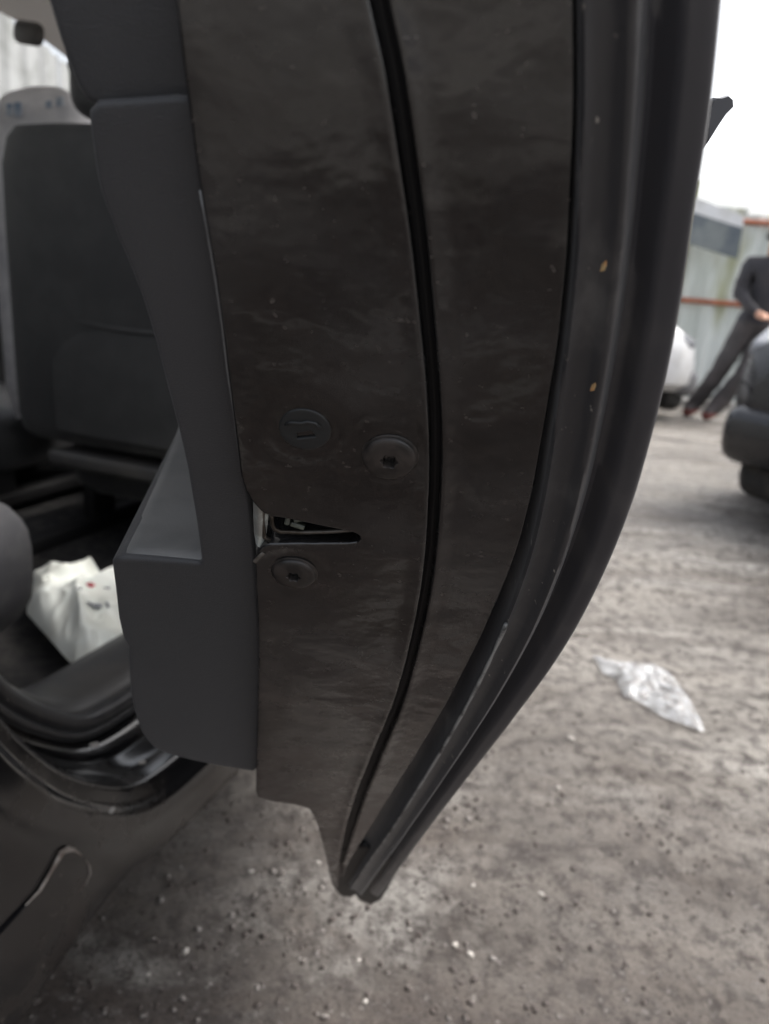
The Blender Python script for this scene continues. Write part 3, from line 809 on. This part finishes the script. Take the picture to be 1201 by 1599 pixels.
bm = bmesh.new(); box(bm, P(-.95, .72, .62), (.7, 1.44, .72), ROTC, .12, 4); link('tail', bm, MT['paint'], car)
bm = bmesh.new(); mc = at_y(45, 52, 2.05); box(bm, mc, (.085, .03, .05), Matrix.Rotation(-.3, 3, 'Z') @ Matrix.Rotation(.12, 3, 'Y'), .018, 3); link('interior_mirror', bm, MT['trim2'], car)
# rear wheel, under the arch left of the view
def wheel(bm_t, bm_r, c, axis, R_, wd):
    n1 = axis.normalized(); x = Vector((0, 0, 1)); y = n1.cross(x)
    fr = (c - n1 * wd / 2, x, y, n1)
    lathe(bm_t, [(R_ * .62, .01), (R_ * .68, .0), (R_ * .93, .0), (R_, wd * .15), (R_, wd * .85), (R_ * .93, wd), (R_ * .68, wd), (R_ * .6, wd - .02)], fr, 32)
    lathe(bm_r, [(R_ * .64, wd * .9), (R_ * .62, wd * 1.0), (R_ * .56, wd * .93), (R_ * .2, wd * .9), (R_ * .14, wd * .97)], fr, 32)
bt, br = bmesh.new(), bmesh.new(); wheel(bt, br, P(-.50, .12, .30), -IN, .30, .19)
for q in (bt, br): bmesh.ops.recalc_face_normals(q, faces=q.faces)
wo = link('wheel', br, MT['rim'], car); link('tyre', bt, MT['tyre'], wo)
# loose bits on the painted ledge and floor
for i, (px, py, z, sx) in enumerate(((147, 1163, .36, .010), (140, 786, .36, .022), (160, 773, .37, .012), (222, 1190, .345, .008), (175, 1265, .34, .008))):
    p = at_z(px, py, z); bm = bmesh.new(); box(bm, p, (sx, sx * .55, sx * .45), Matrix.Rotation(.6 + i, 3, 'Z'), sx * .12, 1)
    o = link('debris_chip', bm, MT['white_plastic'] if i in (1, 2) else MT['stone'], None, smooth=False)
    tag(o, ['pale chip lying on the black painted sill ledge', 'white plastic block on the dark cabin floor behind the seat', 'small white chip beside the white block on the cabin floor', 'pinkish crumb on the outer sill flange', 'pale crumb on the outermost sill step'][i], 'debris')

# crumpled white bag in the footwell
def crumple(nx, ny, fn): return [[fn(i / (nx - 1), j / (ny - 1)) for j in range(ny)] for i in range(nx)]
def radial_sheet(outline, base, height, nr=26, n=120):
    O = resample([Vector(p) for p in outline + outline[:1]], n=n + 1)[:-1]
    C_ = sum(O, Vector((0, 0, 0))) / n
    rows = []
    for q in O:
        rows.append([(lambda p, r: p + Vector((0, 0, height(p.x, p.y, r))))(C_.lerp(q, (k + .02) / (nr - 1 + .02)), k / (nr - 1)) for k in range(nr)])
    rows.append(rows[0])
    bm = bmesh.new(); grid(bm, rows); bmesh.ops.remove_doubles(bm, verts=bm.verts, dist=2e-5); bmesh.ops.recalc_face_normals(bm, faces=bm.faces)
    return bm
bagout = [at_z(x, y, .33) for x, y in ((42, 910), (62, 894), (108, 888), (150, 896), (182, 914), (225, 918), (245, 960), (240, 1005), (206, 1010), (186, 1026), (160, 1030), (146, 1043), (118, 1043), (98, 1022), (66, 985), (42, 958))]
bc = sum(bagout, Vector((0, 0, 0))) / len(bagout)
bag = empty('plastic_bag', (bc.x, bc.y, .29), 'crumpled white plastic bag with small red and grey print lying in the footwell', 'bag')
def bagh(x, y, r):
    v = Vector((x * 7, y * 5, 2)); q = Vector((noise.noise(v), noise.noise(v + Vector((9, 4, 1))), 0)) * .5
    fold = 1 - abs(noise.noise(Vector((x * 9 + y * 5, y * 4, 2)) + q * 2)) * 2.4
    fine = 1 - abs(noise.noise(Vector((x * 22, y * 17, 7)) + q * 3)) * 2.2
    return (.018 + .030 * fold + .010 * fine) * (1 - r ** 5) + .012 * (1 - r * r)
link('sheet', radial_sheet(bagout, None, bagh, 40, 160), MT['bag'], bag)
def bagz(px, py):
    p = at_z(px, py, .33)
    for _ in range(6): p = at_z(px, py, .33 + bagh(p.x, p.y, .5))
    return at_z(px, py, p.z + .004)
for pts, mt_ in (([(133, 913), (140, 909), (150, 914), (142, 918)], 'print_red'), ([(134, 939), (146, 943), (158, 943), (160, 949), (150, 949), (140, 945)], 'print_grey'), ([(164, 941), (180, 936), (183, 942), (168, 949)], 'print_grey'), ([(118, 918), (128, 918), (127, 922)], 'print_grey'), ([(160, 918), (172, 916), (172, 920)], 'print_grey')):
    bm = bmesh.new(); f_ = bm.faces.new([bm.verts.new(bagz(*q)) for q in pts])
    r_ = bmesh.ops.extrude_face_region(bm, geom=[f_])
    for e_ in r_['geom']:
        if isinstance(e_, bmesh.types.BMVert): e_.co.z += .0006
    link('print', bm, MT[mt_], bag)

# tall printed sack on the front seat, peeking over the backrest
SKC = at_y(86, 165, 1.86)
sk = empty('sack', (SKC.x, SKC.y, .54), 'white sack with faded blue print standing on the front seat beside the headrest', 'sack')
bm = bmesh.new(); rows = []
HT = SKC.z + .02 - .54
for h, s_ in ((0, .8), (.12, 1), (.5, 1.03), (.8, 1.0), (.92, .97), (.97, .85), (.995, .5), (1, .1)):
    h *= HT
    rows.append([Vector((SKC.x + .12 * s_ * math.copysign(abs(math.cos(a)) ** .5, math.cos(a)), SKC.y + .10 * s_ * math.copysign(abs(math.sin(a)) ** .5, math.sin(a)), .54 + h)) + Vector((noise.noise(Vector((a, h * 6, 1))), noise.noise(Vector((a * 2, h * 6, 3))), noise.noise(Vector((a * 1.5, 2, h))) * 1.5)) * .014 for a in [2 * math.pi * k / 40 for k in range(40)]])
grid(bm, rows, True); bmesh.ops.recalc_face_normals(bm, faces=bm.faces); link('sack_body', bm, MT['sack'], sk)
for x0, x1, y0, y1 in ((10, 18, 162, 180), (22, 32, 160, 182), (88, 98, 152, 165), (72, 80, 158, 168)):
    bm = bmesh.new(); vs = [bm.verts.new(at_y(x, y, 1.86 - .112)) for x, y in ((x0, y0), (x1, y0 - 1), (x1, y1), (x0, y1))]
    r_ = bmesh.ops.extrude_face_region(bm, geom=[bm.faces.new(vs)])
    for e_ in r_['geom']:
        if isinstance(e_, bmesh.types.BMVert): e_.co.y += .004
    link('print', bm, MT['print_blue'], sk, smooth=False)

# ================================================================== litter on the ground
wo_ = [at_z(x, y, 0) for x, y in ((924, 1028), (950, 1035), (985, 1036), (1025, 1041), (1050, 1060), (1074, 1095), (1094, 1136), (1098, 1152), (1062, 1140), (1030, 1126), (1000, 1106), (972, 1096), (962, 1068), (940, 1056))]
def wraph(x, y, r):
    fold = 1 - abs(noise.noise(Vector((x * 11 - y * 4, y * 9, 3)))) * 2.6
    fine = 1 - abs(noise.noise(Vector((x * 30, y * 26, 5)))) * 2.2
    return gz(x, y) + .004 + (.020 * max(0, fold) + .008 * fine) * (1 - r ** 4) + .004
bm = radial_sheet(wo_, None, wraph, 24, 110)
o = link('plastic_wrapper', bm, MT['film'], None); tag(o, 'torn translucent white plastic wrapper lying on the muddy ground', 'litter')

# ================================================================== other cars: lofted hatchback
def make_car(name, paint, label, loc, rot, lit='lamp'):
    root = empty(name, (0, 0, 0), label, 'car')
    # x forward (nose +x), stations: x, half width, bottom z, belt z, roof z, roof half width
    st = [(-2.02, .62, .40, .80, .82, .55), (-1.95, .76, .28, .92, 1.02, .60), (-1.75, .83, .24, .96, 1.30, .58), (-1.45, .85, .24, .97, 1.44, .59), (-.8, .86, .2, .97, 1.49, .60), (-.1, .86, .2, .96, 1.49, .60), (.35, .86, .2, .95, 1.42, .58),
          (.85, .86, .2, .94, 1.12, .60), (1.1, .86, .22, .93, .96, .66), (1.5, .85, .24, .86, .91, .62), (1.85, .80, .26, .78, .83, .56), (2.02, .70, .26, .68, .74, .48), (2.09, .58, .30, .55, .60, .40)]
    bm = bmesh.new(); rows = []
    for x, hw, zb, zs, zr, rw in st:
        half = [(0, zb), (hw * .85, zb), (hw * .97, zb + .07), (hw, zb + .22), (hw * .99, (zb + zs) / 2 + .08), (hw * .96, zs - .03), (hw * .93, zs), (rw + (hw * .93 - rw) * .12, zr - .06 if zr - zs > .1 else zr - .01), (rw * .88, zr), (rw * .45, zr + .015), (0, zr + .02)]
        rows.append([Vector((x, -y, z)) for y, z in half] + [Vector((x, y, z)) for y, z in half[-2:0:-1]])
    V = grid(bm, rows, True); bm.faces.new(V[0][::-1]); bm.faces.new(V[-1])
    bmesh.ops.recalc_face_normals(bm, faces=bm.faces)
    body = link('body', bm, paint, root, sharp=35)
    for s_ in (-1, 1):
        for pts in (((-.75, .90, 1.02), (.72, .89, .99), (.30, .68, 1.36), (-.7, .66, 1.43)), ((-1.5, .89, 1.03), (-.80, .90, 1.02), (-.78, .66, 1.43), (-1.36, .65, 1.40))):
            bm = bmesh.new(); vs = [bm.verts.new((x, s_ * (y - .015), z)) for x, y, z in pts]
            r_ = bmesh.ops.extrude_face_region(bm, geom=[bm.faces.new(vs)])
            for e_ in r_['geom']:
                if isinstance(e_, bmesh.types.BMVert): e_.co.y += s_ * .012
            bmesh.ops.recalc_face_normals(bm, faces=bm.faces); link('window', bm, MT['glass'], root, smooth=False)
        bm = bmesh.new(); box(bm, (1.86, s_ * .60, .70), (.26, .30, .11), Matrix.Rotation(-s_ * .42, 3, 'Z') @ Matrix.Rotation(.35, 3, 'Y'), .05, 3); link('headlight', bm, MT[lit], root)
        bm = bmesh.new(); box(bm, (-1.90, s_ * .70, .84), (.14, .16, .30), Matrix.Rotation(s_ * .3, 3, 'Z'), .04, 3); link('tail_light', bm, MT['print_red'], root)
        bm = bmesh.new(); box(bm, (.62, s_ * .98, 1.0), (.12, .22, .14), None, .045, 3); link('wing_mirror', bm, paint, root)
        for x in (1.40, -1.25):
            bt, br = bmesh.new(), bmesh.new(); wheel(bt, br, Vector((x, s_ * .78, .31)), Vector((0, s_, 0)), .31, .19)
            for q in (bt, br): bmesh.ops.recalc_face_normals(q, faces=q.faces)
            wo = link('wheel', br, MT['rim'], root); link('tyre', bt, MT['tyre'], wo)
    bm = bmesh.new(); grid(bm, [[Vector((.84 - .46 * t_ + .02, -.62 + 1.24 * k / 6, 1.13 + .27 * t_ + .012)) for k in range(7)] for t_ in (0, .5, 1)]); link('windscreen', bm, MT['glass'], root)
    bm = bmesh.new(); box(bm, (-1.93, 0, .48), (.28, 1.56, .26), None, .08, 3); link('rear_bumper', bm, MT['bumper'], root)
    bm = bmesh.new(); box(bm, (2.02, 0, .34), (.22, 1.36, .24), None, .08, 3);  link('front_bumper', bm, MT['bumper'] if paint is not MT['black_paint'] else MT['black_paint'], root)
    bm = bmesh.new(); box(bm, (1.93, 0, .19), (.22, 1.26, .22), None, .08, 3); link('air_dam', bm, MT['tyre'], root)
    bm = bmesh.new(); box(bm, (2.125, 0, .45), (.03, .52, .12), None, .005, 1); link('number_plate', bm, MT['white_plastic'], root)
    bm = bmesh.new(); box(bm, (2.075, 0, .575), (.05, .86, .09), None, .02, 2); link('grille', bm, MT['dark'], root)
    root.location = loc; root.rotation_euler = (0, 0, rot)
    return root
g0 = at_z(1143, 768, 0)
# nose points left across the yard
rb = math.radians(168)
rb = math.radians(205)
n0 = at_y(1192, 735, 3.6)
make_car('car', MT['black_paint'], 'glossy black car at the right edge with its headlamp showing', (n0.x - 2.25 * math.cos(rb) - .60 * math.sin(rb), n0.y - 2.25 * math.sin(rb) + .60 * math.cos(rb), 0), rb).scale = (1.14, 1.14, 1.16)
g1 = at_z(1085, 660, 0)
make_car('car', MT['white_paint'], 'white car with grey bumper half hidden behind the open door edge', (g1.x - 2.20, g1.y + .5, 0), math.radians(4))

# ================================================================== fence, post, loose tailgate
def make_fence(base, deg, label, n0_, n1_, mtl, zs=(1.08, 1.92), posts=(-.60, 2.2, -2.9), top=2.0):
    A = Vector((math.cos(math.radians(deg)), math.sin(math.radians(deg)), 0)); Nn = Vector((A.y, -A.x, 0)); B = Vector((base[0], base[1], 0))
    fence = empty('fence', B, label, 'fence')
    def fp(s_, z, d=0.0): return B + A * s_ + Vector((0, 0, z)) + Nn * d
    for i in range(n0_, n1_):
        bm = bmesh.new(); rows = []
        for k in range(32):
            s_ = i * .62 + .62 * k / 31 * .995
            d = .022 * math.copysign(min(1, abs(math.sin(s_ * math.pi / .155)) * 1.6), math.sin(s_ * math.pi / .155)) + .004 * (i % 2)
            rows.append([fp(s_, z, d) for z in (.02, .7, 1.4, top + .03 * ((i * 7) % 3))])
        grid(bm, rows); link('sheet', bm, mtl, fence, smooth=False)
    for z in zs:
        bm = bmesh.new(); tube(bm, [fp(n0_ * .62, z, .045), fp(n1_ * .62, z, .045)], .026, 8); link('rail', bm, MT['rust'], fence)
    for s_ in posts:
        bm = bmesh.new(); box(bm, fp(s_, top * .57, .10), (.07, .07, top * 1.15), Matrix.Rotation(math.radians(deg), 3, 'Z'), .008); link('post', bm, MT['green_post'], fence)
    return fp
fc = at_y(1140, 478, 8.8)
fp = make_fence(fc, -12, 'pale corrugated metal sheet fence with rusty red rails at the back of the yard', -7, 9, MT['fence'])
lf = P(2.4, 3.6, 0)
make_fence(lf, 72 - 180 + 18, 'grey corrugated metal fence beyond the far windows of the black car', -6, 7, MT['old_fence'], zs=(.6, 1.7), posts=(-2.0, 0.6, 3.0), top=2.5)
tg = empty('tailgate', fp(.0, 1.55, .12), 'loose white tailgate with a dark pane hung crooked high on the fence', 'tailgate')
def tgq(x, y, Y=8.55): return at_y(x, y, Y)
def quadbox(bm, pts, depth):
    vs = [bm.verts.new(p) for p in pts]; r_ = bmesh.ops.extrude_face_region(bm, geom=[bm.faces.new(vs)])
    for e_ in r_['geom']:
        if isinstance(e_, bmesh.types.BMVert): e_.co.y += depth
    bmesh.ops.recalc_face_normals(bm, faces=bm.faces)
bm = bmesh.new(); quadbox(bm, [tgq(*q) for q in ((1086, 308), (1162, 337), (1160, 356), (1084, 332))], .07); link('spoiler', bm, MT['white_paint'], tg, smooth=False)
bm = bmesh.new(); quadbox(bm, [tgq(*q) for q in ((1083, 332), (1160, 356), (1152, 404), (1077, 380))], .05); link('pane', bm, MT['panelglass'], tg, smooth=False)

# ================================================================== person
def person():
    Yp = 7.2
    h0 = at_z(1100, 640, 0)
    hip = at_y(1180, 505, Yp); 
    root = empty('person', (hip.x, hip.y, 0), 'person in dark jacket and charcoal trousers standing behind the black car by the fence', 'person')
    V, E, R_, mi = [], [], [], []
    def add(p, r, par=None):
        V.append(Vector(p)); R_.append(r)
        if par is not None: E.append((par, len(V) - 1))
        return len(V) - 1
    B = Vector((hip.x, hip.y, 0))
    q = lambda x, y, z: B + Vector((x, y, z))
    pel = add(q(0, 0, .92), .165); wst = add(q(.01, .0, 1.06), .135, pel); ch = add(q(.02, -.01, 1.28), .19, wst); nk = add(q(.03, -.02, 1.47), .062, ch); hd = add(q(.035, -.04, 1.58), .088, nk); top = add(q(.035, -.03, 1.68), .075, hd)
    add(q(.03, -.125, 1.565), .022, hd)
    for s_, kx, ky, fx, fy in ((-1, -.13, -.03, -.30, .06), (1, -.14, -.14, -.36, -.10)):
        hp = add(q(s_ * .09, 0, .86), .112, pel); kn = add(q(s_ * .09 + kx, ky, .50), .085, hp); an = add(q(s_ * .09 + fx, fy, .10), .078, kn)
        tt = add(q(s_ * .09 + fx - .10, fy - .10, .045), .042, an)
    for s_, ex, hx_ in ((-1, -.22, -.12), (1, .28, .22)):
        sh = add(q(s_ * .18 + .02, -.01, 1.40), .08, ch); el = add(q(ex, -.02, 1.14), .064, sh); wr = add(q(hx_ + .02, -.22, .98), .034, el)
        pm = add(q(hx_ + .03, -.29, .96), .036, wr)
        for k in range(4): add(q(hx_ + .01 + .018 * k, -.385, .945 - .004 * abs(k - 1.5)), .010, pm)
        add(q(hx_ + .03 - s_ * .06, -.335, .965), .011, pm)
    me = bpy.data.meshes.new('body'); me.from_pydata([tuple(v) for v in V], E, [])
    o = bpy.data.objects.new('body', me); COL.objects.link(o)
    sk_ = o.modifiers.new('skin', 'SKIN'); sk_.use_smooth_shade = True
    for i, r in enumerate(R_):
        me.skin_vertices[0].data[i].radius = (r, r * (.72 if i in (1, 2) else 1))
    me.skin_vertices[0].data[0].use_root = True
    o.modifiers.new('sub', 'SUBSURF').levels = 2; o.modifiers['sub'].render_levels = 2
    dg = bpy.context.evaluated_depsgraph_get(); ev = bpy.data.meshes.new_from_object(o.evaluated_get(dg))
    bpy.data.objects.remove(o)
    for mt_ in (MT['skin'], MT['jacket'], MT['trousers'], MT['shoe']): ev.materials.append(mt_)
    for v in ev.vertices:      # cloth folds
        d = v.co - B
        if .08 < d.z < 1.44 and d.y > -.24: v.co += v.normal * (.016 * noise.noise(Vector((d.x * 9, d.y * 9, d.z * 13))) + .012 * noise.noise(Vector((d.x * 20, d.y * 20, d.z * 34))))
    for p in ev.polygons:
        p.use_smooth = True; c_ = p.center
        d = c_ - B
        arm_hand = d.y < -.245 and d.z > .85
        p.material_index = 0 if (d.z > 1.475 or arm_hand) else 1 if d.z > .90 else 2 if d.z > .085 else 3
        if p.material_index == 2 and d.y < -.2 and d.z > .85: p.material_index = 1
    bo = bpy.data.objects.new('body', ev); COL.objects.link(bo); bo.parent = root; bo.location = -root.location
    bm = bmesh.new(); bmesh.ops.create_uvsphere(bm, u_segments=20, v_segments=14, radius=1)
    for v in list(bm.verts):
        if v.co.z < -.35 or (v.co.y < -.55 and v.co.z < .35): bm.verts.remove(v)
    for v in bm.verts: v.co = Vector((v.co.x * .098, v.co.y * .112, v.co.z * .105)) + q(.035, -.025, 1.635)
    link('hair', bm, MT['hair'], root)
    for s_ in (-1, 1):
        bm = bmesh.new(); bmesh.ops.create_uvsphere(bm, u_segments=8, v_segments=6, radius=.012, matrix=Matrix.Translation(q(.035 + s_ * .034, -.118, 1.60)))
        link('eye', bm, MT['hair'], root)
person()
for o in list(bpy.data.objects):
    if '_loc' in o: del o['_loc']
